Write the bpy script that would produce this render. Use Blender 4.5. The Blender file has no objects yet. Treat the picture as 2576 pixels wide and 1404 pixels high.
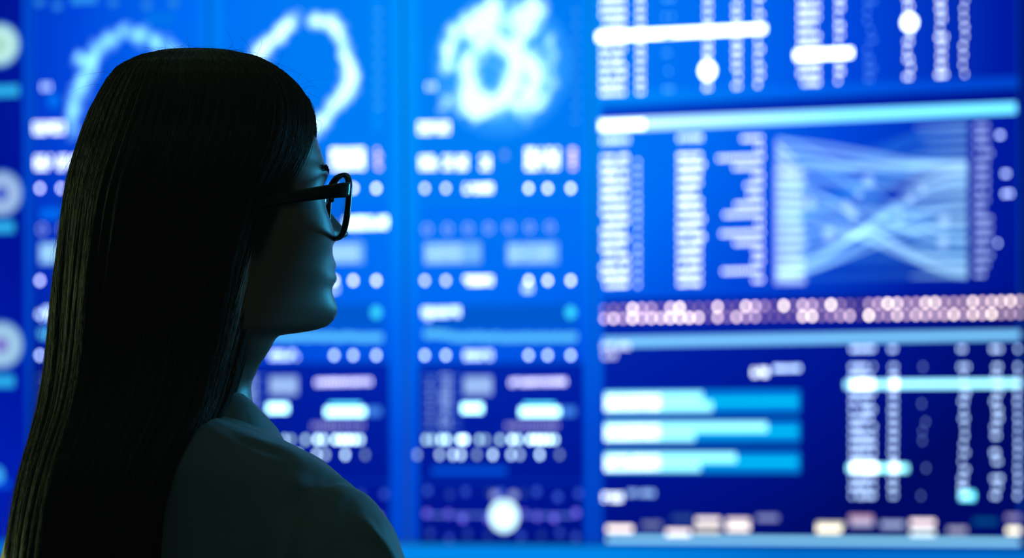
import bpy, bmesh, math, random
import numpy as np
from mathutils import Vector, Matrix

# ------------------------------------------------------------------ camera, world, lights, exposure
scene = bpy.context.scene
COL = scene.collection
LENS, SENSOR = 70.0, 36.0
FPX = LENS / SENSOR * 2576.0
CX, HY = 1288.0, 950.0            # vertical centre line, horizon row
CAMZ = 1.40
ROLL = 0.0080
cr, sr = math.cos(ROLL), math.sin(ROLL)

cam_data = bpy.data.cameras.new('camera')
cam = bpy.data.objects.new('camera', cam_data)
COL.objects.link(cam)
cam_data.lens = LENS
cam_data.sensor_width = SENSOR
cam_data.sensor_fit = 'HORIZONTAL'
cam_data.shift_y = (HY - 702.0) / 2576.0
m = Matrix(((cr, sr, 0, 0), (0, 0, -1, 0), (-sr, cr, 0, 0), (0, 0, 0, 1)))
cam.matrix_world = Matrix.Translation((0, 0, CAMZ)) @ m
cam_data.clip_start = 0.05
cam_data.dof.use_dof = True
cam_data.dof.focus_distance = 1.62
cam_data.dof.aperture_fstop = 4.0
cam_data.dof.aperture_ratio = 1.12
scene.camera = cam

world = bpy.data.worlds.new('world')
scene.world = world
world.use_nodes = True
world.node_tree.nodes['Background'].inputs[0].default_value = (0.25, 0.5, 0.6, 1)
world.node_tree.nodes['Background'].inputs[1].default_value = 0.0
scene.view_settings.view_transform = 'Standard'
scene.view_settings.look = 'None'
scene.view_settings.gamma = 1
scene.view_settings.exposure = 0.0
scene.cycles.use_denoising = True
scene.cycles.max_bounces = 6
scene.cycles.sample_clamp_indirect = 2.0


def area(name, loc, target, size, energy, color):
    ld = bpy.data.lights.new(name, 'AREA')
    ld.shape = 'RECTANGLE'
    ld.size, ld.size_y = size
    ld.energy = energy
    ld.color = color
    o = bpy.data.objects.new(name, ld)
    COL.objects.link(o)
    o.location = loc
    o.rotation_euler = (Vector(target) - Vector(loc)).to_track_quat('-Z', 'Y').to_euler()
    return o


# an unseen olive light assumed at the left to brighten the hair edge, and an unseen cool fill added behind the camera for ambient light
area('assumed_left_light', (-2.3, 2.10, 0.95), (-0.5, 1.6, 1.05), (0.3, 0.7), 60.0, (0.60, 0.95, 0.42))
area('ambient_fill', (0.2, -0.6, 2.55), (-0.2, 1.6, 1.3), (1.2, 0.3), 1.5, (0.55, 0.88, 0.95))
area('side_rim_fill', (2.2, 4.0, 1.80), (-0.25, 1.65, 1.45), (0.3, 0.9), 46.0, (0.05, 0.50, 0.9))  # unseen cyan light added for the rim on face, neck and collar

# ------------------------------------------------------------------ helpers
TH = math.radians(11.0)
ct, st = math.cos(TH), math.sin(TH)
WALL_Y = 5.0


def ray(px, py):
    xi, yi = (px - CX) / FPX, -(py - HY) / FPX
    return xi * cr + yi * sr, -xi * sr + yi * cr      # world x and z per metre of depth


def at(px, py, Y):
    x, z = ray(px, py)
    return Vector((x * Y, Y, CAMZ + z * Y))


def wall(px, py):
    """photo point -> (u, z) on the plane of the video wall"""
    x, z = ray(px, py)
    Y = WALL_Y * ct / (ct + x * st)
    return (x * Y) / ct, CAMZ + z * Y


def wall_scale(px):
    x, _ = ray(px, 700)
    return WALL_Y * ct / (ct + x * st) / FPX


def world_of(u, z, out=0.0):
    """wall coordinates -> world; out = metres in front of the wall, towards the room"""
    return Vector((u * ct - out * st, WALL_Y - u * st - out * ct, z))


def link(name, me, mat=None, parent=None):
    if mat:
        me.materials.append(mat)
    o = bpy.data.objects.new(name, me)
    COL.objects.link(o)
    if parent:
        o.parent = parent
    return o


def tag(o, label, cat, group=None, kind=None):
    o['label'] = label
    o['category'] = cat
    if group:
        o['group'] = group
    if kind:
        o['kind'] = kind
    return o


def empty(name, loc=(0, 0, 0), rz=0):
    o = bpy.data.objects.new(name, None)
    COL.objects.link(o)
    o.location = loc
    o.rotation_euler = (0, 0, rz)
    o.empty_display_size = 0.05
    return o


def mesh(name, verts, faces, smooth=False):
    me = bpy.data.meshes.new(name)
    me.from_pydata([tuple(v) for v in verts], [], faces)
    me.update()
    if smooth:
        me.polygons.foreach_set('use_smooth', [True] * len(me.polygons))
    return me


def pbr(name, color, rough=0.5, metal=0.0, spec=0.5, noise=None, coat=0.0, sheen=0.0, sss=0.0, aniso=0.0):
    mt = bpy.data.materials.new(name)
    mt.use_nodes = True
    nt = mt.node_tree
    b = nt.nodes['Principled BSDF']
    b.inputs['Base Color'].default_value = (*color, 1)
    b.inputs['Roughness'].default_value = rough
    b.inputs['Metallic'].default_value = metal
    b.inputs['Specular IOR Level'].default_value = spec
    b.inputs['Coat Weight'].default_value = coat
    b.inputs['Sheen Weight'].default_value = sheen
    b.inputs['Subsurface Weight'].default_value = sss
    if sss:
        b.inputs['Subsurface Scale'].default_value = 0.004
    if noise:
        scale, dist, stretch = noise
        tc = nt.nodes.new('ShaderNodeTexCoord')
        mp = nt.nodes.new('ShaderNodeMapping')
        mp.inputs['Scale'].default_value = stretch
        n = nt.nodes.new('ShaderNodeTexNoise')
        n.inputs['Scale'].default_value = scale
        n.inputs['Detail'].default_value = 3
        bp = nt.nodes.new('ShaderNodeBump')
        bp.inputs['Strength'].default_value = 0.6
        bp.inputs['Distance'].default_value = dist
        nt.links.new(tc.outputs['Object'], mp.inputs[0])
        nt.links.new(mp.outputs[0], n.inputs['Vector'])
        nt.links.new(n.outputs['Fac'], bp.inputs['Height'])
        nt.links.new(bp.outputs[0], b.inputs['Normal'])
    return mt


_em = {}


def emis(r, g, b, k=1.0, add=False):
    key = (r, g, b, k, add)
    if key in _em:
        return _em[key]
    mt = bpy.data.materials.new('screen_light')
    mt.use_nodes = True
    nt = mt.node_tree
    nt.nodes.clear()
    out = nt.nodes.new('ShaderNodeOutputMaterial')
    e = nt.nodes.new('ShaderNodeEmission')
    e.inputs[0].default_value = (r, g, b, 1)
    e.inputs[1].default_value = k
    if add:
        t = nt.nodes.new('ShaderNodeBsdfTransparent')
        a = nt.nodes.new('ShaderNodeAddShader')
        nt.links.new(e.outputs[0], a.inputs[0])
        nt.links.new(t.outputs[0], a.inputs[1])
        nt.links.new(a.outputs[0], out.inputs[0])
        mt.cycles.emission_sampling = 'NONE'
    else:
        nt.links.new(e.outputs[0], out.inputs[0])
        mt.cycles.emission_sampling = 'NONE'
    _em[key] = mt
    return mt


def backdrop(name, stops, centre_px, rad_px, strength=1.0, sampled=True):
    """emission with the bloom over the wall painted in: brightest around one point of the wall, fading outwards"""
    mt = bpy.data.materials.new(name)
    mt.use_nodes = True
    nt = mt.node_tree
    nt.nodes.clear()
    out = nt.nodes.new('ShaderNodeOutputMaterial')
    e = nt.nodes.new('ShaderNodeEmission')
    e.inputs[1].default_value = strength
    geo = nt.nodes.new('ShaderNodeNewGeometry')
    u, z = wall(*centre_px)
    c = world_of(u, z)
    s = wall_scale(centre_px[0])
    sub = nt.nodes.new('ShaderNodeVectorMath')
    sub.operation = 'SUBTRACT'
    sub.inputs[1].default_value = c
    mul = nt.nodes.new('ShaderNodeVectorMath')
    mul.operation = 'MULTIPLY'
    mul.inputs[1].default_value = (1 / (rad_px[0] * s), 0, 1 / (rad_px[1] * s))
    ln = nt.nodes.new('ShaderNodeVectorMath')
    ln.operation = 'LENGTH'
    rp = nt.nodes.new('ShaderNodeValToRGB')
    els = rp.color_ramp.elements
    while len(els) < len(stops):
        els.new(0.5)
    for el, (p, col) in zip(els, stops):
        el.position = p
        el.color = (*col, 1)
    nt.links.new(geo.outputs['Position'], sub.inputs[0])
    nt.links.new(sub.outputs[0], mul.inputs[0])
    nt.links.new(mul.outputs[0], ln.inputs[0])
    nt.links.new(ln.outputs['Value'], rp.inputs[0])
    nt.links.new(rp.outputs[0], e.inputs[0])
    nt.links.new(e.outputs[0], out.inputs[0])
    if not sampled:
        mt.cycles.emission_sampling = 'NONE'
    return mt


GC, GR = (1130, 120), (1650, 1450)  # centre and radii of the bloom painted into the screen colours
PAGE = backdrop('page_glow', [(0.0, (0, .30, 1.0)), (.3, (0, .24, .98)), (.5, (0, .14, .90)), (.7, (0, .075, .72)), (.88, (0, .058, .60)), (1.0, (0, .03, .36))], GC, GR)
CARD = backdrop('card_glow', [(0.0, (0, .23, .92)), (.22, (0, .20, .92)), (.42, (0, .15, .92)), (.6, (0, .062, .72)), (.8, (0, .012, .38)), (1.0, (0, .003, .20))], GC, GR)
NAVY = backdrop('navy_card', [(0.0, (0, .1, .75)), (.25, (0, .055, .62)), (.45, (0, .030, .48)), (.62, (0, .014, .38)), (.8, (0, .007, .28)), (1.0, (0, .003, .13))], GC, GR)
HEAD = backdrop('heading_light', [(0.0, (.45, .85, 1.1)), (.3, (.50, .85, 1.1)), (.6, (.20, .75, 1.1)), (1.0, (.10, .70, 1.0))], GC, GR, 1.7, False)

M_housing = pbr('monitor_housing', (.012, .013, .016), .45)
M_bezel = pbr('monitor_bezel', (.01, .012, .018), .3)

# ------------------------------------------------------------------ room (axes follow the video wall)
room_mat = pbr('painted_wall', (.10, .11, .12), .9, noise=(60, .001, (1, 1, 1)))
floor_mat = pbr('floor_carpet', (.03, .032, .036), .95, noise=(220, .002, (1, 1, 1)))
ceil_mat = pbr('ceiling_tile', (.18, .18, .18), .9, noise=(40, .001, (1, 1, 1)))


def room_box(name, u0, u1, o0, o1, z0, z1, mat):
    vs = [world_of(u, z, o) for z in (z0, z1) for o in (o0, o1) for u in (u0, u1)]
    fs = [(0, 1, 3, 2), (4, 6, 7, 5), (0, 4, 5, 1), (2, 3, 7, 6), (0, 2, 6, 4), (1, 5, 7, 3)]
    o = link(name, mesh(name, vs, fs), mat)
    bm = bmesh.new()
    bm.from_mesh(o.data)
    bmesh.ops.recalc_face_normals(bm, faces=bm.faces)
    bm.to_mesh(o.data)
    bm.free()
    o['kind'] = 'structure'
    return o


UL, UR, OB = -3.3, 2.9, 7.2
room_box('floor', UL - .1, UR + .1, -.2, OB + .1, -.1, 0, floor_mat)
room_box('ceiling', UL - .1, UR + .1, -.2, OB + .1, 2.9, 3.0, ceil_mat)
room_box('wall_back', UL, UR, -.2, -.1, 0, 2.9, room_mat)
room_box('wall_front', UL, UR, OB, OB + .1, 0, 2.9, room_mat)
room_box('wall_left', UL - .1, UL, -.1, OB, 0, 2.9, room_mat)
room_box('wall_right', UR, UR + .1, -.1, OB, 0, 2.9, room_mat)


# ------------------------------------------------------------------ monitors
class Monitor:
    def __init__(self, x0, x1, y0, y1, label, screen_mat=None, group=True):
        ym = (max(y0, 0) + min(y1, 1404)) / 2
        self.u0, self.u1 = wall(x0, ym)[0], wall(x1, ym)[0]
        xm = min(max((x0 + x1) / 2, 0), 2576)
        self.z1, self.z0 = wall(xm, y0)[1], wall(xm, y1)[1]
        self.z0, self.z1 = Z_BOT, Z_TOP
        self.uc = (self.u0 + self.u1) / 2
        self.root = empty('wall_monitor', world_of(self.uc, self.z0), -TH)
        tag(self.root, label, 'monitor', 'monitors mounted edge to edge on the wall' if group else None)
        w = (self.u1 - self.u0) / 2 - .0003
        h = self.z1 - self.z0
        # housing: a shallow box with bevelled back
        bm = bmesh.new()
        bmesh.ops.create_cube(bm, size=1)
        for v in bm.verts:
            v.co = Vector((v.co.x * 2 * w, .035 + v.co.y * .06, h / 2 + v.co.z * h))
        bmesh.ops.bevel(bm, geom=[e for e in bm.edges], offset=.002, segments=1, affect='EDGES')
        me = bpy.data.meshes.new('housing')
        bm.to_mesh(me)
        bm.free()
        link('housing', me, M_housing, self.root)
        # thin raised bezel
        b, vs, fs = .0014, [], []
        for yy in (-.002, .006):
            for d in (0, b):
                vs += [(-w + d, yy, d), (w - d, yy, d), (w - d, yy, h - d), (-w + d, yy, h - d)]
        for k in range(4):
            n = (k + 1) % 4
            fs += [(k, n, 4 + n, 4 + k), (8 + k, 12 + k, 12 + n, 8 + n), (k, 8 + k, 8 + n, n), (4 + k, 4 + n, 12 + n, 12 + k)]
        link('bezel', mesh('bezel', vs, fs), M_bezel, self.root)
        s = [(-w + b, 0, b), (w - b, 0, b), (w - b, 0, h - b), (-w + b, 0, h - b)]
        self.screen = link('screen', mesh('screen', s, [(0, 1, 2, 3)]), screen_mat or PAGE, self.root)

    def loc(self, px, py, lay):
        u, z = wall(px, py)
        return (u - self.uc, -.0004 * lay, z - self.z0)

    def polys(self, name, polys, mat, lay=2, parent=None):
        vs, fs = [], []
        for p in polys:
            fs.append(tuple(range(len(vs), len(vs) + len(p))))
            vs += [self.loc(x, y, lay) for x, y in p]
        # wind towards the room
        for i, f in enumerate(fs):
            a, b2, c = (Vector(vs[k]) for k in f[:3])
            if (b2 - a).cross(c - a).y > 0:
                fs[i] = tuple(reversed(f))
        return link(name, mesh(name, vs, fs), mat, parent or self.root)

    def rect(self, name, x0, y0, x1, y1, mat, lay=2, parent=None, skew=None):
        """a true rectangle of the wall; the y are read at its middle column"""
        xm, ym = (x0 + x1) / 2, (y0 + y1) / 2
        ua, ub = wall(x0, ym)[0] - self.uc, wall(x1, ym)[0] - self.uc
        zb, zt = wall(xm, y1)[1] - self.z0, wall(xm, y0)[1] - self.z0
        y = -.0004 * lay
        return link(name, mesh(name, [(ua, y, zb), (ub, y, zb), (ub, y, zt), (ua, y, zt)], [(0, 1, 2, 3)]), mat, parent or self.root)

    def marks(self, name, items, mat, lay=3, parent=None, n=0):
        """small marks (px, py, half width, half height); n sides, 0 = block"""
        vs, fs = [], []
        for (x, y, a, b) in items:
            u, z = wall(x, y)
            s = wall_scale(x)
            cx, cz = u - self.uc, z - self.z0
            i = len(vs)
            if n:
                vs += [(cx + a * s * math.cos(2 * math.pi * k / n), -.0004 * lay, cz + b * s * math.sin(2 * math.pi * k / n)) for k in range(n)]
                fs.append(tuple(range(i, i + n)))
            else:
                vs += [(cx - a * s, -.0004 * lay, cz - b * s), (cx + a * s, -.0004 * lay, cz - b * s), (cx + a * s, -.0004 * lay, cz + b * s), (cx - a * s, -.0004 * lay, cz + b * s)]
                fs.append((i, i + 1, i + 2, i + 3))
        return link(name, mesh(name, vs, fs), mat, parent or self.root)


Z_TOP = wall(1288, -130)[1]
Z_BOT = wall(1288, 1368)[1]

WH = emis(.78, .92, 1.0, 3.7)          # text light
WH2 = emis(.46, .66, 1.0, 3.5)
HOT = emis(.80, .97, 1.0, 5.5)         # highlighted cells
HOT2 = emis(.45, .97, 1.0, 4.0)
PALE = emis(.30, .66, 1.0, .95)
DIM = emis(.20, .38, .95, 1.0)
VIO = emis(.45, .45, .95, 1.4)
CYAN = emis(.05, .60, 1.0, .9)
TEAL = emis(.02, .55, .80, .9)
ADD1 = emis(.15, .25, .25, .66, True)
ADDB = emis(.06, .17, .20, .7, True)
ADD2 = emis(.32, .55, .60, 1.0, True)
ADD3 = emis(.02, .10, .12, .8, True)

R = random.Random(7)


def glyph_rows(m, name, x0, x1, ys, mat=WH, pitch=9, hw=2.6, hh=4.2, ragged=0, parent=None, fill=.92, slope=-.02):
    items = []
    for y in ys:
        a = x0 + 14
        b = x1 - 14 - (R.random() * ragged)
        x = a
        xc = (x0 + x1) / 2
        while x <= b + .1:
            if R.random() < fill:
                items.append((x, y + (x - xc) * slope, hw * R.uniform(.8, 1.2), hh * R.uniform(.85, 1.15)))
            x += pitch
    return m.marks(name, items, mat, 4, parent)


def yrange(a, b, step):
    n = max(1, int(round((b - a) / step)))
    return [a + (b - a) * i / n for i in range(n + 1)]


# ---- the narrow dashboards (three of one layout) -------------------------------------------------
def dots(m, name, pts, mat, r=7):
    return m.marks(name, [(x, y, r, r) for x, y in pts], mat, 4, None, 10)


def dashboard(m, dx):
    X = lambda v: v + dx
    # cards
    for (y0, y1, mt) in ((-100, 353, CARD), (355, 507, CARD), (509, 752, CARD), (754, 916, CARD), (918, 1209, NAVY), (1211, 1367, NAVY)):
        m.rect('dashboard_card', X(1053), y0, X(1470), y1, mt, 1)
    m.rect('divider_line', X(1056), 915, X(1468), 919, emis(0, .01, .25, 1), 1.5)
    D = dx
    # top text line above the chart
    glyph_rows(m, 'caption_text', X(1042), X(1142), [312, 322, 332], WH, 9, 3, 3.5)
    glyph_rows(m, 'caption_text', X(1062), X(1112), [214, 222], WH2, 9, 2.2, 3)
    # first figures
    for (a, b) in ((1046, 1118), (1104, 1150), (1140, 1190), (1198, 1246)):
        glyph_rows(m, 'number_text', X(a), X(b), [398, 410, 421], WH, 9, 3.2, 4.2)
    dots(m, 'status_dot', [(X(1270), 390)], DIM, 8)
    glyph_rows(m, 'number_block', X(1312), X(1422), [380, 393, 406, 420], WH, 8.5, 3.4, 4.6)
    glyph_rows(m, 'number_block', X(1424), X(1464), [380, 393, 406, 420], emis(.95, .72, .85, 2.6), 7, 2.8, 4.2)
    for y, q in ((474, 0), (706, 0), (894, 1)):
        mt = WH2 if not q else WH2
        for xx in (1069, 1122, 1330, 1378, 1436):
            dots(m, 'status_dot', [(X(xx), y)], emis(.55, .62, 1.0, 6.0 if xx < 1200 else 8.5) if not q else emis(.45, .62, 1.0, 6.5), 6)
        glyph_rows(m, 'value_text', X(1158), X(1250), [y - 5, y + 5], WH if not q else WH2, 8, 3.2, 4)
    glyph_rows(m, 'value_text', X(1306), X(1352), [722, 730], WH2, 8, 3, 3)
    # thin curve charts and ring marks
    m.rect('chart_band', X(1070), 522, X(1455), 545, emis(0, .16, .95, 1), 2)
    for k in range(7):
        cx, cy = X(1075 + 51.5 * k), 577 - k * .9
        ring = [(cx + 9 * math.cos(a), cy + 9 * math.sin(a), 2.2, 2.2) for a in [i * math.pi / 6 for i in range(12)]]
        m.marks('ring_mark', ring, emis(.35, .5, 1.0, 1.6), 4, None, 6)
    for (a, b) in ((1068, 1210), (1276, 1404)):
        m.rect('value_box', X(a), 612, X(b), 662, emis(.20, .52, 1.0, 1.0), 2)
        glyph_rows(m, 'value_box_text', X(a - 6), X(b + 2) - (40 if a < 1200 else 0), [622, 638, 652], emis(.5, .8, 1, 1.5), 10, 3.4, 3.2)
    # pill heading and teal marker
    glyph_rows(m, 'heading_text', X(1052), X(1172), [780, 790], WH2, 8, 3.4, 5)
    glyph_rows(m, 'heading_text', X(1060), X(1110), [800], WH2, 8, 3, 3)
    m.rect('chart_band', X(1080), 768, X(1450), 826, emis(0, .10, .62, 1), 2)
    dots(m, 'marker_dot', [(X(1436), 786)], emis(.03, .55, .8, 1.6), 14)
    # jagged line chart
    pts = [(X(1066), 838)] + [(X(1078 + 9.6 * k), 848 + R.uniform(-3, 3) - (8 if k < 6 else 0)) for k in range(40)]
    top, bot = [(x, y - 9) for x, y in pts], [(x, y + 9) for x, y in pts]
    m.polys('line_chart', [[top[i], top[i + 1], bot[i + 1], bot[i]] for i in range(len(pts) - 1)], emis(.10, .58, 1.0, 1.1), 3)
    # small table
    for k in range(6):
        m.rect('table_line', X(1062), 946 + k * 26, X(1160), 950 + k * 26, emis(.1, .3, 1, .8), 2)
    glyph_rows(m, 'table_text', X(1068), X(1104), yrange(958, 1068, 13), emis(.4, .6, 1, 1.1), 9, 2.5, 3)
    glyph_rows(m, 'table_text', X(1098), X(1152), yrange(946, 1070, 13), emis(.4, .6, 1, 1.3), 9, 2.7, 3.4)
    m.rect('value_box', X(1168), 948, X(1238), 992, emis(.36, .56, 1.0, .95), 3)
    glyph_rows(m, 'label_text', X(1272), X(1442), [958, 964], emis(.68, .68, 1, 3.0), 9, 3, 3.4)
    m.rect('highlight_bar', X(1162), 1017, X(1214), 1037, HOT2, 3)
    m.rect('highlight_bar', X(1308), 1027, X(1408), 1045, HOT2, 3)
    m.rect('value_box', X(1318), 1016, X(1396), 1022, emis(.1, .8, 1, 2.4), 3)
    m.rect('value_box', X(1410), 1025, X(1448), 1045, emis(.06, .3, 1.0, .9), 3)
    glyph_rows(m, 'label_text', X(1262), X(1422), [1068, 1074], emis(.5, .5, .9, 1.1), 9, 2.6, 3)
    # coloured glyph cluster
    cl = [(1072, .55), (1088, .45), (1110, .9), (1124, 1.0), (1158, 1.4), (1170, 1.3), (1206, .5), (1222, .3), (1258, .5), (1288, 1.2), (1304, .9), (1334, 1.3), (1350, 1.5), (1366, 1.5), (1382, 1.2), (1396, .8)]
    for x, k in cl:
        m.marks('glyph', [(X(x), 1106, 5.5, 7)], emis(.55 if k < 1.2 else .6, .92, 1.0, round(5.5 * k, 2)), 4, None, 8)
    for x, k in ((1050, .3), (1106, .6), (1140, .9), (1160, .9), (1200, .3), (1240, 1.0), (1286, .8), (1308, .5), (1358, 1.0), (1408, .2)):
        m.marks('glyph', [(X(x), 1144, 5.5, 7)], emis(.55, .82, 1.0, round(5.0 * k, 2)), 4, None, 8)
    m.rect('caption_strip', X(1085), 1176, X(1275), 1192, emis(0, .10, .85, .9), 2)
    # network chart
    for row, yy in enumerate((1242, 1298, 1348)):
        for k in range(9):
            xx = 1082 + k * 46 + R.uniform(-10, 10)
            m.marks('network_node', [(X(xx), yy + R.uniform(-8, 8), 9, 9)], emis(.06 + .12 * (row == 1), .16, .95, round(R.uniform(.3, 1.0) + .5 * (row == 1), 2)), 4, None, 8)
    m.rect('network_link', X(1080), 1294, X(1440), 1299, emis(.15, .3, 1, .9), 3)
    m.marks('network_hub', [(X(1268), 1298, 38, 40)], emis(.60, .92, 1, 1.7), 5, None, 20)
    m.marks('network_hub', [(X(1246), 1246, 12, 9), (X(1292), 1246, 12, 9)], emis(.4, .5, 1, .9), 4, None, 12)


def blob_path(m, name, pts, width, n, mat, r=(8, 16), lay=5):
    segs = [(Vector(a), Vector(b)) for a, b in zip(pts, pts[1:])]
    L = [(b - a).length for a, b in segs]
    items = []
    for _ in range(n):
        t = R.random() * sum(L)
        for (a, b), l in zip(segs, L):
            if t <= l:
                break
            t -= l
        p = a.lerp(b, min(1, t / max(l, 1e-6)))
        q = R.uniform(*r)
        items.append((p.x + R.gauss(0, width), p.y + R.gauss(0, width), q, q * R.uniform(.8, 1.2)))
    # each blob a hair further out so that overlapping light adds up
    vs, fs = [], []
    for i, (x, y, a, b) in enumerate(items):
        u, z = wall(x, y)
        s = wall_scale(x)
        k0 = len(vs)
        vs += [(u - m.uc + a * s * math.cos(2 * math.pi * k / 10), -.0004 * lay - .00001 * i, z - m.z0 + b * s * math.sin(2 * math.pi * k / 10)) for k in range(10)]
        fs.append(tuple(range(k0, k0 + 10)))
    return link(name, mesh(name, vs, fs), mat, m.root)


# monitor at the far left edge: three disc gauges
mA = Monitor(-420, 79, 0, 1368, 'dark blue monitor showing a column of pale round disc gauges')
mA.rect('dashboard_card', -360, -90, 62, 1364, backdrop('side_card', [(0, (0, .02, .42)), (.6, (0, .012, .36)), (.75, (0, .006, .30)), (1, (0, .012, .42))], GC, GR), 1)
for (cy, cx, rr, hole, c1, c2) in ((113, 0, 50, 9, (.50, .93, 1.0), (.05, .5, .3)), (487, 4, 52, 17, (.42, .62, 1.0), (.02, .08, .75)), (868, 4, 54, 17, (.42, .72, 1.0), (.22, .12, .75))):
    g = mA.marks('disc_gauge', [(cx, cy, rr, rr)], emis(*c1, .8), 3, None, 40)
    mA.marks('gauge_rim', [(cx, cy, rr + 5, rr + 6)], emis(.05, .25, .75, .9), 2, g, 40)
    mA.marks('gauge_centre', [(cx, cy, hole, hole)], emis(*c2, .8), 4, g, 20)
    if rr == 50:
        mA.marks('gauge_face', [(cx, cy, 36, 36)], emis(.62, 1.0, .92, .85), 3.5, g, 30)
for y in (231, 573, 960):
    mA.rect('gauge_caption', -140, y - 13, 48 if y < 300 else 36, y + 13, emis(.03, .52, 1, .9), 2)
mA.marks('caption_dot', [(-6, 1195, 18, 20)], emis(.05, .45, 1, 1), 3, None, 12)
mA.rect('gauge_caption', -60, 1212, 30, 1226, emis(0, .1, .9, .9), 2)

mB = Monitor(79, 531, 0, 1368, 'glowing blue dashboard monitor directly behind the back of the woman\'s head')
dashboard(mB, -968)
mC = Monitor(531, 1020, 0, 1368, 'glowing dashboard monitor with a broken white ring, beside the woman\'s face')
dashboard(mC, -489)
glyph_rows(mC, 'highlight_text', 858, 985, [552, 561, 570], emis(.7, .97, 1, 4), 9, 3.6, 4)
mD = Monitor(1020, 1492, 0, 1368, 'glowing dashboard monitor with a swirling white particle globe at its top')
dashboard(mD, 0)

# charts at the top of the three dashboards
blob_path(mB, 'ring_chart', [(185, 330), (185, 280), (195, 240), (215, 195), (225, 150), (255, 120), (280, 92), (320, 78), (365, 95), (410, 118), (460, 150), (490, 220)], 9, 220, ADDB, (9, 16))
blob_path(mB, 'ring_chart', [(190, 140), (235, 160), (225, 190)], 6, 40, ADDB, (8, 13))
mB.marks('chart_dot', [(135, 253, 16, 18)], emis(0, .18, .95, 1), 3, None, 12)
for x, y in ((100, 5), (145, 15), (285, 5), (370, 12), (438, 6)):
    mB.marks('header_chip', [(x, y, 14 if x != 200 else 40, 10)], emis(.03, .32, .95, .8), 4, None, 10)
mB.rect('header_chip', 180, -14, 245, 8, emis(.03, .36, 1, .9), 4)
mB.rect('chart_label', 368, 34, 440, 62, emis(0, .20, .92, .9), 3)
blob_path(mC, 'ring_chart', [(650, 150), (675, 105), (700, 92), (725, 62), (742, 50)], 8, 120, ADD1, (9, 15))
blob_path(mC, 'ring_chart', [(778, 50), (819, 54), (852, 68), (862, 110), (873, 145), (886, 185), (880, 225), (855, 250), (838, 270), (815, 300), (795, 320), (740, 345), (680, 330), (640, 270), (640, 200)], 7, 430, ADD1, (9, 15))
for k in range(8):
    mC.marks('axis_tick', [(952, 30 + 34 * k, 9, 2)], emis(.1, .55, 1, 1), 3)
mC.rect('chart_axis', 936, -20, 962, 330, emis(0, .25, .98, 1), 2)
# particle globe
gx, gy = 1262, 165
mD.marks('globe_disc', [(gx, gy, 178, 178)], ADD3, 3, None, 48)
mD.marks('globe_disc', [(gx + 8, gy, 140, 150)], ADD3, 3.4, None, 48)


def arc(cx, cy, rx, ry, a0, a1, n=24):
    return [(cx + rx * math.cos(math.radians(a0 + (a1 - a0) * i / n)), cy - ry * math.sin(math.radians(a0 + (a1 - a0) * i / n))) for i in range(n + 1)]


blob_path(mD, 'particle_swirl', arc(1238, 180, 62, 80, 0, 360), 12, 330, ADD1, (9, 17))
blob_path(mD, 'particle_swirl', arc(1236, 160, 110, 130, 75, 190), 9, 120, ADD1, (9, 15))
blob_path(mD, 'particle_swirl', [(1200, 70), (1255, 60), (1300, 50), (1352, 8), (1340, 60), (1300, 110)], 12, 190, ADD1, (9, 16))
blob_path(mD, 'particle_swirl', [(1170, 100), (1200, 60), (1230, 30), (1262, -10)], 12, 100, ADD1, (9, 15))
blob_path(mD, 'particle_swirl', [(1300, 130), (1345, 165), (1350, 210), (1320, 260), (1290, 265)], 12, 170, ADD1, (9, 16))
blob_path(mD, 'particle_swirl', [(1165, 220), (1172, 275), (1200, 290), (1230, 275), (1180, 250)], 8, 120, ADD1, (9, 15))
blob_path(mD, 'particle_swirl', arc(1262, 165, 130, 140, -70, 30), 7, 45, ADD1, (8, 13))
blob_path(mD, 'particle_swirl', [(1100, 265), (1140, 250)], 10, 16, ADD1, (7, 11))
for k in range(9):
    mD.marks('axis_tick', [(1448, 30 + 34 * k, 8, 2)], emis(.1, .5, 1, .9), 3)

# ---- the wide monitor: tables, flow chart, progress bars ---------------------------------------
mE = Monitor(1492, 2570, 0, 1368, 'widest monitor, showing white number columns, a tangled flow chart and progress bars')
mE.rect('dashboard_card', 1512, -118, 2560, 212, CARD, 1)
mE.polys('dashboard_card', [[(1512, 268), (2562, 222), (2562, 266), (1512, 312)]], NAVY, 1)
mE.polys('dashboard_card', [[(1512, 322), (2562, 280), (2562, 735), (1512, 752)]], CARD, 1)
mE.polys('dashboard_card', [[(1516, 752), (2562, 735), (2562, 835), (1516, 850)]], NAVY, 1.2)
mE.polys('dashboard_card', [[(1516, 862), (2562, 848), (2562, 1362), (1516, 1364)]], NAVY, 1)


def text_rows(name, x0, x1, y0, y1, pitch, mat=WH, ragged=0, fill=.93, px=9, hw=3.1, hh=3.9, slope=-.04, jit=0):
    ys = yrange(y0, y1, pitch)
    tb = None
    items = []
    xc = (x0 + x1) / 2
    for y in ys:
        a, b = x0 + 13 + R.random() * jit, x1 - 13 - R.random() * ragged
        x = min(a, b) if b < a else a
        b = max(a, b)
        while x <= b + .1:
            if R.random() < fill or x1 - x0 < 44:
                items.append((x, y + (x - xc) * slope, hw * R.uniform(.75, 1.2), hh * R.uniform(.85, 1.15)))
            x += px
    return mE.marks(name, items, mat, 4)


# upper table, left half
for x0, x1, ye in ((1502, 1582, 233), (1594, 1636, 230), (1763, 1803, 220), (1836, 1880, 216), (1893, 1930, 212)):
    text_rows('number_column', x0, x1, -95, ye, 22, WH, 0 if x1 - x0 > 60 else 4)
text_rows('dim_number_column', 1660, 1712, -95, 224, 44, emis(.1, .5, 1, 1.4), 8, .8)
mE.polys('highlight_bar', [[(1502, 84), (1926, 64), (1926, 80), (1502, 102)]], HOT, 3)
mE.marks('highlight_cell', [(1780, 178, 19, 20)], HOT, 5, None, 12)
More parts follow.
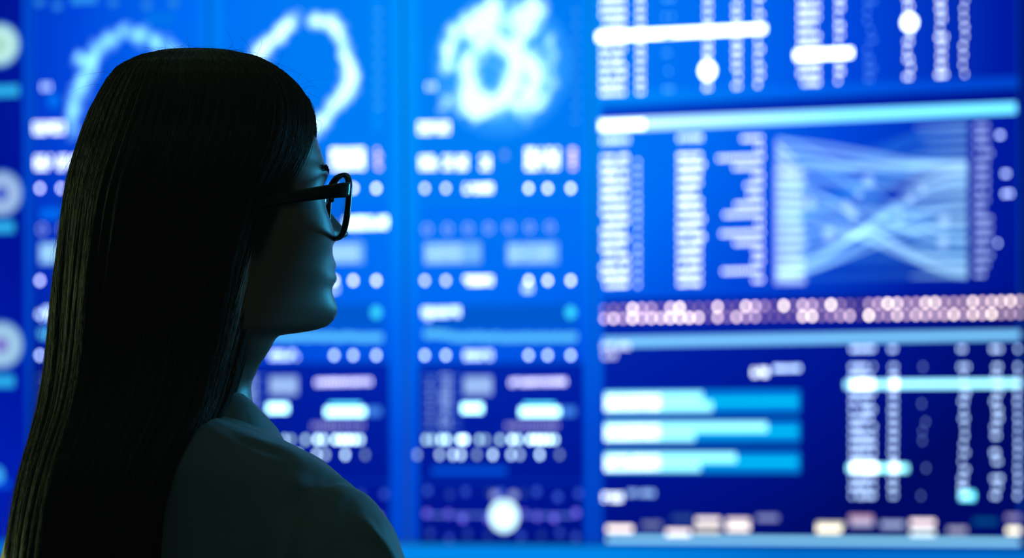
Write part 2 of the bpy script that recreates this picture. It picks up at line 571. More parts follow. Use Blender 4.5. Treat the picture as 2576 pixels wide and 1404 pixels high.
# upper table, right half
for x0, x1, ye in ((2000, 2078, 208), (2095, 2136, 203), (2264, 2312, 193), (2346, 2395, 188), (2410, 2444, 186)):
    text_rows('number_column', x0, x1, -95, ye, 23, WH, 0 if x1 - x0 > 60 else 10, jit=6 if x0 > 2200 else 0)
text_rows('dim_number_column', 2168, 2216, -95, 198, 24, emis(.1, .35, 1, 1.3), 14, .6)
mE.polys('highlight_bar', [[(2000, 130), (2144, 123), (2144, 142), (2000, 149)]], HOT, 3)
mE.marks('highlight_cell', [(2288, 57, 18, 18)], HOT, 5, None, 12)

# first heading bar and its title
mE.polys('heading_bar', [[(1508, 302), (2556, 259), (2556, 284), (1508, 330)]], HEAD, 3)
mE.marks('heading_title', [(1516 + 12.5 * k, 317 - k * .5, 5.2, 9) for k in range(9)], HOT, 5)
# middle card columns
for x0, x1, y0 in ((1504, 1594, 352), (1696, 1780, 346)):
    text_rows('column_heading', x0, x1, y0 - 2, y0 + 3, 8, WH2, 0)
text_rows('number_column', 1504, 1598, 396, 716, 22.6, WH, 4, px=8.5)
text_rows('dim_number_column', 1592, 1622, 408, 716, 22.6, WH2, 2)
text_rows('number_column', 1696, 1782, 392, 712, 22.6, WH, 2, px=8.5)
ys = yrange(348, 704, 23.2)
lefts = [1856, 1893, 1796, 1836, 1885, 1866, 1872, 1840, 1812, 1893, 1804, 1838, 1885, 1885, 1808, 1885, 1890]
items = []
for i, y in enumerate(ys[:len(lefts)]):
    x = lefts[i] + 13
    while x < 1918:
        items.append((x, y - (x - 1900) * .035, 2.9, 3.8))
        x += 9
mE.marks('name_column', items, emis(.70, .82, 1.0, 3.4), 4)
# flow chart
ly = yrange(362, 706, 22.9)
ry = yrange(318, 692, 23.4)


def ribbon(y0, y1, w0, w1, x0=1955, x1=2432, n=22, bend=.5):
    top, bot = [], []
    for i in range(n + 1):
        t = i / n
        s = t * t * (3 - 2 * t)
        s = s * bend + t * (1 - bend) if bend < 1 else s
        y = y0 + (y1 - y0) * s - (x0 + (x1 - x0) * t - 1955) * .0
        w = w0 + (w1 - w0) * t
        x = x0 + (x1 - x0) * t
        top.append((x, y - w))
        bot.append((x, y + w))
    return [[top[i], top[i + 1], bot[i + 1], bot[i]] for i in range(n)]


FLB = emis(.01, .07, .12, .8, True)
FL1 = emis(.16, .30, .32, .75, True)
FL2 = emis(.22, .42, .45, .80, True)
FL3 = emis(.42, .50, .50, 1.0, True)
lay = 3.2


def flow(y0, y1, w0, w1, mat, x0=1955, x1=2432, bend=1.0):
    global lay
    lay += .03
    mE.polys('flow_ribbon', ribbon(y0, y1, w0, w1, x0, x1, 22, bend), mat, lay)


# broad faint sheets
for y0, y1, w0, w1 in ((470, 322, 24, 6), (560, 345, 26, 8), (620, 372, 20, 8), (520, 398, 30, 8), (390, 620, 12, 50), (680, 490, 14, 50), (600, 600, 70, 70), (700, 690, 5, 12)):
    flow(y0, y1, w0, w1, FLB)
# bright bundles
for y0, y1, w0, w1 in ((352, 418, 5, 8), (375, 432, 6, 6), (402, 455, 7, 6), (430, 412, 8, 9), (455, 470, 8, 6), (352, 600, 4, 4), (380, 640, 5, 4), (500, 668, 6, 7), (530, 680, 7, 8), (560, 655, 7, 6), (695, 420, 8, 8),
                       (680, 445, 7, 6), (665, 470, 7, 5), (700, 500, 6, 5), (640, 520, 6, 5), (610, 560, 6, 5), (588, 575, 6, 5), (475, 610, 5, 5), (520, 540, 5, 5), (690, 560, 5, 4), (455, 690, 4, 6)):
    flow(y0 + R.uniform(-4, 4), y1 + R.uniform(-4, 4), w0, w1, FL1 if R.random() < .6 else FL2, bend=R.uniform(.75, 1.0))
for k, y in enumerate(ry):
    if k < 4:
        flow(430 + 40 * k, y, 4, 5, FLB)
    mE.polys('flow_end', ribbon(y + 4, y, 2, 5.5, 2340 - R.random() * 60, 2434, 6), FL2 if k > 3 or k == 0 else FL1, 4.4)
for k, y in enumerate(ly):
    if k < 3:
        mE.polys('flow_start', ribbon(y, y + 40, 6, 5, 1951, 2000, 6), FL3, 4.6)
    else:
        mE.polys('flow_start', ribbon(y, y, 8.5, 7, 1949, 2012 + R.random() * 16, 6), FL3, 4.6)
        mE.polys('flow_start', ribbon(y, y + R.uniform(-6, 6), 7, 7, 1975, 2020 + R.random() * 16, 6), FL1, 4.7)
for (x, y, rr) in ((2040, 512, 13), (2085, 590, 14), (2130, 520, 12), (2185, 455, 13), (2160, 490, 9), (2145, 540, 12), (2320, 475, 8), (2290, 500, 9), (2375, 555, 12), (2372, 610, 12), (2265, 545, 9)):
    mE.marks('flow_knot', [(x, y, rr, rr * 1.2)], emis(.30, .42, .45, .9, True), 4.8, None, 10)
# numbers at the right of the flow chart
text_rows('dim_number_column', 2443, 2506, 316, 690, 23.4, emis(.42, .56, 1, 1.75), 6, px=9, slope=-.02)
mE.marks('outlying_number', [(2512, 340, 3, 4), (2519, 340, 3, 4), (2526, 437, 3, 4), (2534, 437, 3, 4), (2526, 488, 3, 4), (2534, 487, 3, 4), (2543, 487, 3, 4), (2510, 612, 3, 4)], emis(.42, .56, 1, 4.5), 4)
# pink dot strip, two rows
N = 45
for row in range(2):
    for k in range(N):
        x = 1520 + (2566 - 1520) * k / (N - 1)
        y = (778 if row == 0 else 802) + ((757 if row == 0 else 789) - (778 if row == 0 else 802)) * k / (N - 1)
        v = R.random() ** 2.0
        v = max(v, .06)
        if k > 27:
            v = .22 + .78 * v
        if row == 1 and k < 9:
            v = .3 + .7 * v
        if k == 27:
            v = .03
        mE.marks('pink_dot', [(x, y, 5.2, 5.2)], emis(1.0, round(.60 + .25 * v, 2), round(.78 - .1 * v, 2), round(.2 + 11 * v, 1)), 4, None, 8)
# second heading bar with small title under it
mE.polys('heading_bar', [[(1518, 850), (2566, 833), (2566, 852), (1518, 872)]], emis(.22, .66, 1.1, 1.15), 3)
glyph_rows(mE, 'heading_title', 1504, 1598, [868, 874], emis(.7, .8, 1, 2.0), 9, 3, 3.6)
glyph_rows(mE, 'heading_title', 1506, 1566, [890, 897], emis(.7, .75, 1, 1.8), 9, 3, 3.6)
# progress bars
glyph_rows(mE, 'caption_text', 1882, 1942, [932, 941], WH, 8, 3.2, 3.8)
glyph_rows(mE, 'caption_text', 1936, 2028, [925, 929], WH2, 8.5, 3, 3)
BARC = emis(.30, .93, 1.05, 1.7)
for (y0, y1, xa, xb) in ((982, 1040, 1768, 1792), (1058, 1114, 1930, 1748), (1135, 1190, 1852, 1762)):
    t = mE.rect('progress_track', 1526, y0 + 2, 2012, y1 - 2, emis(0, .30, .95, .9), 2)
    ymid = (y0 + y1) / 2
    mE.rect('track_line', 1526, ymid - 5, 2005, ymid + 5, emis(0, .9, 1.1, .9), 2.5, t)
    mE.rect('progress_fill', 1522, y0 + 6, xa, ymid - 1, BARC, 3, t)
    mE.rect('progress_fill', 1522, ymid + 2, xb, y1 - 6, BARC, 3, t)
    glyph_rows(mE, 'bar_text', 1512, 1670, [ymid - 10, ymid + 3, ymid + 14], WH, 10, 3.5, 3.5, parent=t)
glyph_rows(mE, 'caption_text', 1506, 1578, [1246, 1256], WH, 8.5, 3, 3.4, slope=0)
glyph_rows(mE, 'caption_text', 1570, 1662, [1238, 1243], emis(.35, .6, 1, 1.9), 8.5, 3, 3.2, slope=0)
# lower right table
for x0, x1, mt, jit in ((2130, 2212, WH2, 0), (2228, 2270, WH2, 3), (2402, 2452, WH2, 14), (2484, 2534, WH2, 10), (2552, 2578, WH2, 3)):
    text_rows('column_heading', x0, x1 if x1 < 2570 else 2574, 877, 878, 22, mt, jit, slope=-.01)
    text_rows('number_column', x0, x1 if x1 < 2570 else 2574, 923, 1247, 22.2, mt, jit, slope=-.01, jit=jit)
text_rows('dim_number_column', 2300, 2352, 923, 1247, 24, emis(.3, .45, 1, 1.4), 16, .45, slope=-.01, jit=12)
mE.rect('highlight_bar', 2126, 958, 2568, 974, emis(.35, .90, 1.1, 2.3), 3)
glyph_rows(mE, 'highlight_text', 2132, 2212, [962, 970], HOT, 8, 3.5, 4.5, slope=0)
glyph_rows(mE, 'highlight_text', 2232, 2268, [962, 970], HOT, 8, 3.5, 4.5, slope=0)
mE.rect('highlight_bar', 2132, 1170, 2284, 1186, emis(.3, .9, 1, 2.6), 3)
glyph_rows(mE, 'highlight_text', 2132, 2216, [1172, 1182], HOT, 8, 3.5, 4.5, slope=0)
glyph_rows(mE, 'highlight_text', 2232, 2270, [1172, 1182], HOT, 8, 3.5, 4.5, slope=0)
mE.rect('highlight_bar', 2414, 1238, 2452, 1257, emis(.15, .85, 1, 2.6), 3)
# segments along the bottom edge
segs = [(1526, 1592, 1331, 1.0, (1, .86, .78)), (1616, 1664, 1320, .18, (.5, .6, 1)), (1690, 1742, 1303, .12, (.1, .3, 1)), (1676, 1736, 1340, .85, (1, .88, .85)), (1750, 1812, 1310, .7, (1, .88, .85)), (1746, 1812, 1332, .45, (1, .95, .8)), (1828, 1886, 1312, .6, (1, .85, .85)), (1828, 1886, 1328, .9, (1, .92, .85)), (1904, 1958, 1303, .3, (.45, .5, 1)), (2054, 2122, 1322, .5, (1, .95, .75)), (2054, 2116, 1332, 1.0, (1, .93, .7)), (2136, 2196, 1304, .3, (1, .6, .8)), (2140, 2196, 1316, .4, (.6, .65, 1)), (2216, 2274, 1320, .45, (.5, .6, 1)), (2290, 2352, 1315, .85, (1, .82, .85)), (2290, 2352, 1340, .7, (.8, .95, 1)), (2384, 2432, 1334, .35, (.6, .6, .9)), (2448, 2508, 1312, .12, (0, .3, 1)), (2530, 2567, 1302, .3, (.5, .45, .95)), (2532, 2567, 1335, 1.1, (1, .95, .75))]
for x0, x1, y, k, c in segs:
    mE.rect('timeline_segment', x0, y - 6, x1, y + 6, emis(*c, round(2.4 * k, 2)), 3)
mE.rect('footer_bar', 1526, 1354, 2566, 1366, emis(.30, .80, 1.15, 1.35), 3)

mF = Monitor(2574, 3060, 0, 1368, 'sliver of one more monitor past the dark seam beside the widest monitor', NAVY)
text_rows2 = [(2596 + 9 * k, y, 3, 4) for y in yrange(-90, 1300, 24) for k in range(8)]
mF.marks('number_column', text_rows2, WH2, 4)

# long light strip below the monitors
u0, u1 = wall(-420, 1390)[0], wall(3060, 1390)[0]
strip = empty('light_strip', world_of((u0 + u1) / 2, Z_BOT - .05), -TH)
tag(strip, 'long glowing light blue strip running along the wall below the monitors', 'light strip')
hw = (u1 - u0) / 2


def boxmesh(name, x0, x1, y0, y1, z0, z1, bev=.0015):
    bm = bmesh.new()
    bmesh.ops.create_cube(bm, size=1)
    for v in bm.verts:
        v.co = Vector(((x0 + x1) / 2 + v.co.x * (x1 - x0), (y0 + y1) / 2 + v.co.y * (y1 - y0), (z0 + z1) / 2 + v.co.z * (z1 - z0)))
    if bev:
        bmesh.ops.bevel(bm, geom=list(bm.edges), offset=bev, segments=2, affect='EDGES')
    me = bpy.data.meshes.new(name)
    bm.to_mesh(me)
    bm.free()
    return me


link('channel', boxmesh('channel', -hw, hw, .0, .05, -.002, .048), M_housing, strip)
STRIP = backdrop('strip_glow', [(0, (0, .24, .86)), (.8, (0, .26, .86)), (.9, (0, .24, .84)), (1, (0, .15, .62))], GC, (1650, 1450), 1.0)
link('diffuser', boxmesh('diffuser', -hw + .002, hw - .002, -.012, -.0005, 0, .046), STRIP, strip)

# ------------------------------------------------------------------ the woman
PHI = math.radians(33)
HC = at(580, 503, 1.65)                       # centre of the head at eye level
HF = Vector((math.cos(PHI), math.sin(PHI), 0))
HR = Vector((math.sin(PHI), -math.cos(PHI), 0))
HU = Vector((0, 0, 1))


def head_pt(a, b, z):
    return HC + HF * a + HR * b + HU * z


def lerp_tab(tab, z):
    xs = [t[0] for t in tab]
    return [float(np.interp(z, xs, [t[k] for t in tab])) for k in range(1, len(tab[0]))]


# head sections: z, front of the face, back of the skull, half width (mm, eye level = 0)
HEAD = [(-130, -34, -60, 28), (-120, -16, -64, 38), (-114, 16, -66, 46), (-110.5, 46, -68, 50), (-108, 64, -70, 52), (-104, 76.5, -70, 53), (-98, 82.5, -72, 54), (-90, 85, -74, 55.5), (-80, 84.5, -76, 57),
        (-72, 84, -78, 59), (-60, 86, -82, 62), (-45, 84.5, -87, 65), (-30, 84, -91, 67.5), (-15, 82.5, -94, 69.5), (0, 81, -96, 70.5), (12, 82.5, -97, 72),
        (24, 86, -97, 73), (36, 85, -97, 73), (50, 81.5, -96, 72), (64, 74, -93, 71), (78, 61, -87, 68), (90, 44, -77, 60), (100, 26, -62, 49),
        (107, 8, -44, 35), (111, -8, -30, 18), (112.5, -16, -22, 5)]


def gauss(x, s):
    return math.exp(-(x * x) / (2 * s * s))


def face_bump(a, b, z):
    """nose, lips, eye sockets, cheekbones, chin (mm)"""
    if a < 20:
        return 0.0
    d = 0.0
    ab = abs(b)
    # nose: ridge growing downwards, rounded tip, wings
    if -46 < z < 20:
        t = min(1, max(0, (16 - z) / 41))
        ridge = 3 + 19.8 * t ** 1.3
        w = 4.8 + 5.6 * t * t
        lower = 1.0 if z > -25 else max(0.0, 1 - (-25 - z) / 9.5)
        lower = lower * lower * (3 - 2 * lower)
        d += ridge * gauss(b, w) * lower * min(1, (20 - z) / 8)
        d += 6.5 * gauss(ab - 11.5, 4.5) * gauss(z + 27.5, 5.5)
        d += 2.0 * gauss(b, 6) * gauss(z + 23, 5)
    # eye sockets, brow, lids
    d -= 8.0 * gauss(ab - 31, 13) * gauss(z - 1, 11)
    d += 3.4 * gauss(ab - 31, 10) * gauss(z - 0, 6)
    d += 3.0 * gauss(ab - 28, 16) * gauss(z - 23, 6)
    # cheekbone
    d += 2.0 * gauss(ab - 50, 14) * gauss(z + 22, 15)
    d -= 3.0 * gauss(ab - 34, 12) * gauss(z + 50, 14)
    # lips and the groove between them
    d += 5.2 * gauss(b, 14) * gauss(z + 51.5, 3.8)
    d += 5.0 * gauss(b, 13) * gauss(z + 64, 4.2)
    d -= 3.2 * gauss(b, 17) * gauss(z + 58.5, 1.8)
    d -= 1.2 * gauss(b, 3) * gauss(z + 44, 4)
    # crease under the lower lip, chin ball
    d -= 2.6 * gauss(b, 18) * gauss(z + 74, 5)
    d += 3.4 * gauss(b, 15) * gauss(z + 91, 9)
    return d


def head_mesh():
    NZ, NT = 150, 132
    verts, faces = [], []
    zs = [-130 + (242.3) * i / (NZ - 1) for i in range(NZ)]
    for z in zs:
        af, ab_, w = lerp_tab(HEAD, z)
        am = -8.0 if z > -40 else -8 + (z + 40) * .12
        # squarer face below the cheeks, round skull above
        for k in range(NT):
            t = 2 * math.pi * k / NT
            c, s = math.cos(t), math.sin(t)
            e = (.84 if z < 0 else .84 + min(1, z / 30) * .14) if c > 0 else .95
            a = am + (af - am) * math.copysign(abs(c) ** e, c) if c > 0 else am + (am - ab_) * math.copysign(abs(c) ** e, c)
            b = w * math.copysign(abs(s) ** ((.88 if z < 0 else .88 + min(1, z / 30) * .2) if c > 0 else .9), s)
            if c > 0 and z < -30:      # jaw narrows to the chin
                f = min(1, (-30 - z) / 70)
                b *= 1 - f * .46 * c ** 1.0
            a += face_bump(a, b, z)
            a -= z * .10 + 1.6 * max(0.0, min(1.0, (z - 10) / 20))              # head lifted a little
            verts.append(head_pt(a / 1000, b / 1000, z / 1000))
    for i in range(NZ - 1):
        for k in range(NT):
            n = (k + 1) % NT
            faces.append((i * NT + k, i * NT + n, (i + 1) * NT + n, (i + 1) * NT + k))
    faces.append(tuple(range(NT - 1, -1, -1)))
    faces.append(tuple((NZ - 1) * NT + k for k in range(NT)))
    return verts, faces


class Soup:
    def __init__(self):
        self.v, self.f = [], []

    def add(self, v, f):
        i = len(self.v)
        self.v += [Vector(p) for p in v]
        self.f += [tuple(k + i for k in q) for q in f]

    def loft(self, rings, cap=True):
        n = len(rings[0])
        v = [p for r in rings for p in r]
        f = []
        for i in range(len(rings) - 1):
            for k in range(n):
                q = (k + 1) % n
                f.append((i * n + k, i * n + q, (i + 1) * n + q, (i + 1) * n + k))
        if cap:
            f.append(tuple(range(n - 1, -1, -1)))
            f.append(tuple((len(rings) - 1) * n + k for k in range(n)))
        self.add(v, f)

    def tube(self, pts, rad, n=20, sub=5):
        """rounded tapering limb along pts"""
        P, Rr = [], []
        m_ = len(pts)
        for i in range(m_ - 1):
            p0, p1 = Vector(pts[i]), Vector(pts[i + 1])
            pm, pn = Vector(pts[max(i - 1, 0)]), Vector(pts[min(i + 2, m_ - 1)])
            for s in range(sub):
                t = s / sub
                t2, t3 = t * t, t * t * t
                P.append(.5 * ((2 * p0) + (p1 - pm) * t + (2 * pm - 5 * p0 + 4 * p1 - pn) * t2 + (-pm + 3 * p0 - 3 * p1 + pn) * t3))
                Rr.append(rad[i] + (rad[i + 1] - rad[i]) * (t2 * (3 - 2 * t)))
        P.append(Vector(pts[-1]))
        Rr.append(rad[-1])
        d0, d1 = (P[0] - P[1]).normalized(), (P[-1] - P[-2]).normalized()
        P = [P[0] + d0 * Rr[0] * .97, P[0] + d0 * Rr[0] * .7] + P + [P[-1] + d1 * Rr[-1] * .7, P[-1] + d1 * Rr[-1] * .97]
        Rr = [Rr[0] * .25, Rr[0] * .72] + Rr + [Rr[-1] * .72, Rr[-1] * .25]
        rings = []
        up = Vector((.2, .9, .3))
        for i, p in enumerate(P):
            t = (P[min(i + 1, len(P) - 1)] - P[max(i - 1, 0)]).normalized()
            x = t.cross(up).normalized()
            y = t.cross(x).normalized()
            rings.append([p + (x * math.cos(2 * math.pi * k / n) + y * math.sin(2 * math.pi * k / n)) * Rr[i] for k in range(n)])
        self.loft(rings)

    def build(self, name, mat, parent=None, voxel=None, smooth=0, cut=None):
        bm = bmesh.new()
        vv = [bm.verts.new(p) for p in self.v]
        for q in self.f:
            try:
                bm.faces.new([vv[k] for k in q])
            except ValueError:
                pass
        bmesh.ops.recalc_face_normals(bm, faces=bm.faces)
        me = bpy.data.meshes.new(name)
        bm.to_mesh(me)
        bm.free()
        if voxel:
            tmp = bpy.data.objects.new(name, me)
            COL.objects.link(tmp)
            md = tmp.modifiers.new('remesh', 'REMESH')
            md.mode = 'VOXEL'
            md.voxel_size = voxel
            if smooth:
                sm = tmp.modifiers.new('smooth', 'SMOOTH')
                sm.iterations = smooth
                sm.factor = .5
            dg = bpy.context.evaluated_depsgraph_get()
            me2 = bpy.data.meshes.new_from_object(tmp.evaluated_get(dg))
            bpy.data.objects.remove(tmp)
            bpy.data.meshes.remove(me)
            me = me2
            me.name = name
        me.polygons.foreach_set('use_smooth', [True] * len(me.polygons))
        return link(name, me, mat, parent)


# torso frame: turned further towards the wall than the head
PSI = math.radians(54)
TF = Vector((math.cos(PSI), math.sin(PSI), 0))
TR = Vector((math.sin(PSI), -math.cos(PSI), 0))
neck_base = at(470, 985, 1.655)
TC = Vector((neck_base.x - .004, neck_base.y + .005, 0))
M_SKIN = pbr('skin', (.19, .135, .105), .42, spec=.45, sss=.08, noise=(1400, .00006, (1, 1, 1)))


def tp(a, b, z):
    """torso point: forward, to her right, height"""
    return TC + TF * a + TR * b + HU * z


def ellipse_ring(a0, b0, z, ha, hb, e=1.0, n=48, tilt=0.0):
    out = []
    for k in range(n):
        t = 2 * math.pi * k / n
        c, s = math.cos(t), math.sin(t)
        aa = math.copysign(abs(c) ** e, c) * ha
        bb = math.copysign(abs(s) ** e, s) * hb
        out.append(tp(a0 + aa, b0 + bb, z + tilt * aa))
    return out


body = Soup()
hv, hf = head_mesh()
body.add(hv, hf)
# neck from under the skull down to the collar
neck = [(at(466, 1120, 1.655), .066), (at(464, 1040, 1.655), .057), (at(460, 985, 1.655), .0565), (at(462, 930, 1.655), .0580), (at(474, 880, 1.655), .0595), (at(494, 830, 1.655), .060), (at(530, 770, 1.65), .060), (at(550, 680, 1.65), .060)]
body.tube([p for p, _ in neck], [r for _, r in neck], 32, 4)
# front edge of the neck under the jaw
TORSO = [(.92, 0, .085, .150), (1.0, 0, .082, .128), (1.08, 0, .085, .125), (1.16, .005, .095, .140), (1.22, .005, .098, .150), (1.27, 0, .088, .150), (1.31, -.005, .070, .125), (1.345, -.008, .055, .090), (1.375, -.006, .045, .055)]
body.loft([ellipse_ring(a0, 0, z, ha, hb, .9) for z, a0, ha, hb in TORSO])
body.loft([ellipse_ring(a0, 0, z, ha, hb, .9) for z, a0, ha, hb in [(.80, 0, .08, .14), (.86, 0, .10, .165), (.93, 0, .09, .155)]])
for s in (-1, 1):
    body.tube([tp(-.005, s * .135, 1.265), tp(-.01, s * .19, 1.14), tp(-.02, s * .215, 1.00), tp(.02, s * .225, .86), tp(.045, s * .22, .775)], [.052, .046, .038, .031, .026], 20, 4)
    wr = tp(.045, s * .22, .775)
    body.tube([wr, tp(.055, s * .218, .735), tp(.062, s * .214, .700)], [.026, .030, .029], 16, 3)
    for k, (df, ln) in enumerate(((.030, .072), (.010, .080), (-.010, .075), (-.029, .058))):
        p0 = tp(.062 + df * .8, s * .214, .700)
        p1 = tp(.066 + df * 1.15, s * .212, .700 - ln * .55)
        p2 = tp(.070 + df * 1.2, s * .200, .700 - ln * .95)
        body.tube([tp(.060 + df * .6, s * .214, .725), p0, p1, p2], [.0095, .0095, .0085, .0072], 10, 3)
    body.tube([tp(.060, s * .214, .755), tp(.094, s * .200, .735), tp(.110, s * .188, .700), tp(.116, s * .184, .680)], [.011, .0125, .0105, .0085], 10, 3)
    body.tube([tp(0, s * .085, .86), tp(.005, s * .09, .66), tp(.0, s * .09, .47), tp(-.012, s * .092, .30), tp(-.015, s * .092, .09)], [.088, .072, .052, .048, .036], 24, 4)
    body.tube([tp(-.03, s * .092, .04), tp(.04, s * .098, .035), tp(.13, s * .108, .025)], [.030, .030, .022], 16, 3)
person = body.build('person', M_SKIN, None, .0028, 3)
tag(person, 'long-haired woman in dark blazer seen from behind, looking at the monitors', 'person')

_loc = [((v - HC).dot(HF), (v - HC).dot(HR), v.z - HC.z) for v in hv]
_la = np.array([q for q in _loc if q[0] > .02])


def face_at(b, z):
    d = (_la[:, 1] - b) ** 2 + (_la[:, 2] - z) ** 2
    k = np.argsort(d)[:4]
    return float(_la[k, 0].mean())


# eyes, brows, lashes
M_EYE = pbr('eye_white', (.75, .75, .76), .12, coat=.6)
M_IRIS = pbr('iris', (.05, .035, .025), .15)
M_HAIRD = pbr('brow_hair', (.012, .009, .008), .5)
for s in (-1, 1):
    sp = Soup()
    c = head_pt(face_at(s * .031, 0) - .0108, s * .031, .000)
    rings = []
    for i in range(1, 16):
        th = math.pi * i / 16
        rings.append([c + HF * math.cos(th) * .0125 + (HR * math.cos(q) + HU * math.sin(q)) * math.sin(th) * .0125 for q in [2 * math.pi * k / 24 for k in range(24)]])
    sp.loft(rings)
    e = sp.build('eye', M_EYE, person)
    sp = Soup()
    sp.loft([[c + HF * (.0118 + dx) + (HR * math.cos(q) + HU * math.sin(q)) * rr for q in [2 * math.pi * k / 20 for k in range(20)]] for dx, rr in ((0, .0058), (.001, .0045), (.0013, .002))])
    sp.build('iris', M_IRIS, e)
    vs, fs = [], []
    for k in range(26):
        t = k / 25
        base = head_pt(face_at(s * (.020 + .022 * t), .0045) + .0003, s * (.020 + .022 * t), .0035 + .002 * math.sin(t * math.pi))
        d = HF * .006 + HR * s * (t - .4) * .006 + HU * .0035
        n0 = len(vs)
        vs += [base + HR * .0003, base - HR * .0003, base + HU * .0003, base + d * .6, base + d + HU * .002]
        fs += [(n0, n0 + 3, n0 + 2), (n0 + 1, n0 + 3, n0 + 2), (n0, n0 + 3, n0 + 1), (n0, n0 + 4, n0 + 3), (n0 + 1, n0 + 4, n0 + 3)]
    link('eyelashes', mesh('eyelashes', vs, fs), M_HAIRD, person)
    vs, fs = [], []
    for k in range(420):
        t = R.random()
        b = .012 + .036 * t
        zb = .0225 + .004 * math.sin(t * 2.6) + R.uniform(-.0022, .0022)
        base = head_pt(face_at(s * b, zb) - .0006, s * b, zb)
        d = HR * s * .0042 - HF * .0010 + HU * R.uniform(-.001, .002)
        n0 = len(vs)
        vs += [base + HU * .00014, base - HU * .00014, base + HF * .0006, base + d + HF * .0005]
        fs += [(n0, n0 + 1, n0 + 3), (n0 + 1, n0 + 2, n0 + 3), (n0 + 2, n0, n0 + 3)]
    link('eyebrow', mesh('eyebrow', vs, fs), M_HAIRD, person)

def px_of(v):
    xw, zw = v.x / v.y, (v.z - CAMZ) / v.y
    return CX + FPX * (xw * cr - zw * sr), HY - FPX * (xw * sr + zw * cr)


# ---- hair ---------------------------------------------------------------------------------------
# row, left edge, right edge (photo pixels at her distance), near and far depth
HAIR = [(131, 440, 520, 1.635, 1.665), (138, 385, 612, 1.615, 1.690), (152, 333, 668, 1.600, 1.705), (176, 285, 712, 1.585, 1.720), (210, 252, 750, 1.572, 1.732),
        (250, 227, 777, 1.562, 1.742), (290, 208, 791, 1.556, 1.748), (330, 193, 793, 1.552, 1.752), (370, 181, 788, 1.543, 1.753), (410, 169, 776, 1.540, 1.753),
        (450, 159, 756, 1.538, 1.752), (500, 150, 728, 1.537, 1.750), (560, 143, 702, 1.536, 1.745), (640, 134, 676, 1.536, 1.735), (720, 124, 654, 1.536, 1.720),
        (800, 116, 634, 1.537, 1.705), (880, 109, 614, 1.535, 1.690), (960, 101, 592, 1.530, 1.680), (1020, 92, 576, 1.522, 1.670), (1080, 78, 545, 1.512, 1.660),
        (1140, 60, 508, 1.503, 1.645), (1220, 40, 475, 1.497, 1.630), (1310, 24, 450, 1.492, 1.620), (1404, 12, 430, 1.488, 1.610), (1550, 0, 400, 1.486, 1.590),
        (1720, 20, 370, 1.49, 1.575), (1880, 70, 330, 1.50, 1.56), (1960, 130, 280, 1.51, 1.54)]


def hair_row(y):
    L, Rr, yn, yf = lerp_tab(HAIR, y)
    return L + 26 * min(1, max(0, (y - 131) / 100)) - 10 * min(1, max(0, (y - 900) / 420)), Rr, yn, yf


def wob(t, y):
    """locks: shallow vertical waves that drift down the length"""
    g = min(1, max(0, (y - 240) / 500))
    return g * (.0022 * math.sin(9 * t + y * .0016) + .0010 * math.sin(23 * t - y * .0031 + 1) + .0005 * math.sin(51 * t + y * .002)) + .0005 * math.sin(70 * t)


def hair_pt(t, y, out=0.0):
    L, Rr, yn, yf = hair_row(y)
    Ym = (yn + yf) / 2
    c, s = math.cos(t), math.sin(t)
    e = .88
    xx = math.copysign(abs(c) ** e, c)
    yy = math.copysign(abs(s) ** e, s)
    pl, pr = at(L, y, Ym), at(Rr, y, Ym)
    half = (pr.x - pl.x) / 2
    r = wob(t, y) + out
    x = (pl.x + pr.x) / 2 + xx * (half - .0026 + r)
    Y = Ym + yy * ((yf - yn) / 2 - .002 + r)
    return Vector((x, Y, (pl.z + pr.z) / 2))


NT = 220
rows = []
for (y0, *_), (y1, *_) in zip(HAIR, HAIR[1:]):
    n = 3 if y1 < 600 else 4
    rows += [y0 + (y1 - y0) * i / n for i in range(n)]
rows.append(HAIR[-1][0])
sp = Soup()
sp.loft([[hair_pt(2 * math.pi * k / NT, y) for k in range(NT)] for y in rows])
M_HAIR = pbr('dark_hair', (.060, .050, .040), .45, spec=.5, noise=(40, .0012, (14, 14, .5)))
hair = sp.build('hair', M_HAIR, person)


def strand_mesh(name, strands, mat, parent):
    vs, fs = [], []
    for pts, w in strands:
        n0 = len(vs)
        n = len(pts)
        for i, p in enumerate(pts):
            q = w * (1 - .75 * (i / (n - 1)) ** 2)
            t = (pts[min(i + 1, n - 1)] - pts[max(i - 1, 0)]).normalized()
            x = t.cross(Vector((.37, .91, .17))).normalized()
            y = t.cross(x)
            for k in range(3):
                a = 2 * math.pi * k / 3
                vs.append(p + (x * math.cos(a) + y * math.sin(a)) * q)
        for i in range(n - 1):
            for k in range(3):
                l = (k + 1) % 3
                fs.append((n0 + i * 3 + k, n0 + i * 3 + l, n0 + i * 3 + 3 + l, n0 + i * 3 + 3 + k))
    return link(name, mesh(name, vs, fs, True), mat, parent)


RS = random.Random(21)
st_ = []
for i in range(8000):
    t = RS.random() * 2 * math.pi
    y0 = RS.choice([134, 140, 150, 170, 200, 240, 300])
    y1 = RS.uniform(1400, 1900)
    lift = RS.uniform(.0000, .0022)
    drift = RS.gauss(0, .06)
    ph = RS.random() * 6
    n = 26
    pts = []
    for k in range(n):
        f = k / (n - 1)
        y = y0 + (y1 - y0) * f ** 1.35
        pts.append(hair_pt(t + drift * f, y, lift * min(1, f * 6) + .0007 * math.sin(ph + 5 * f)))
    st_.append((pts, .00016))
strand_mesh('hair_strands', st_, M_HAIR, hair)
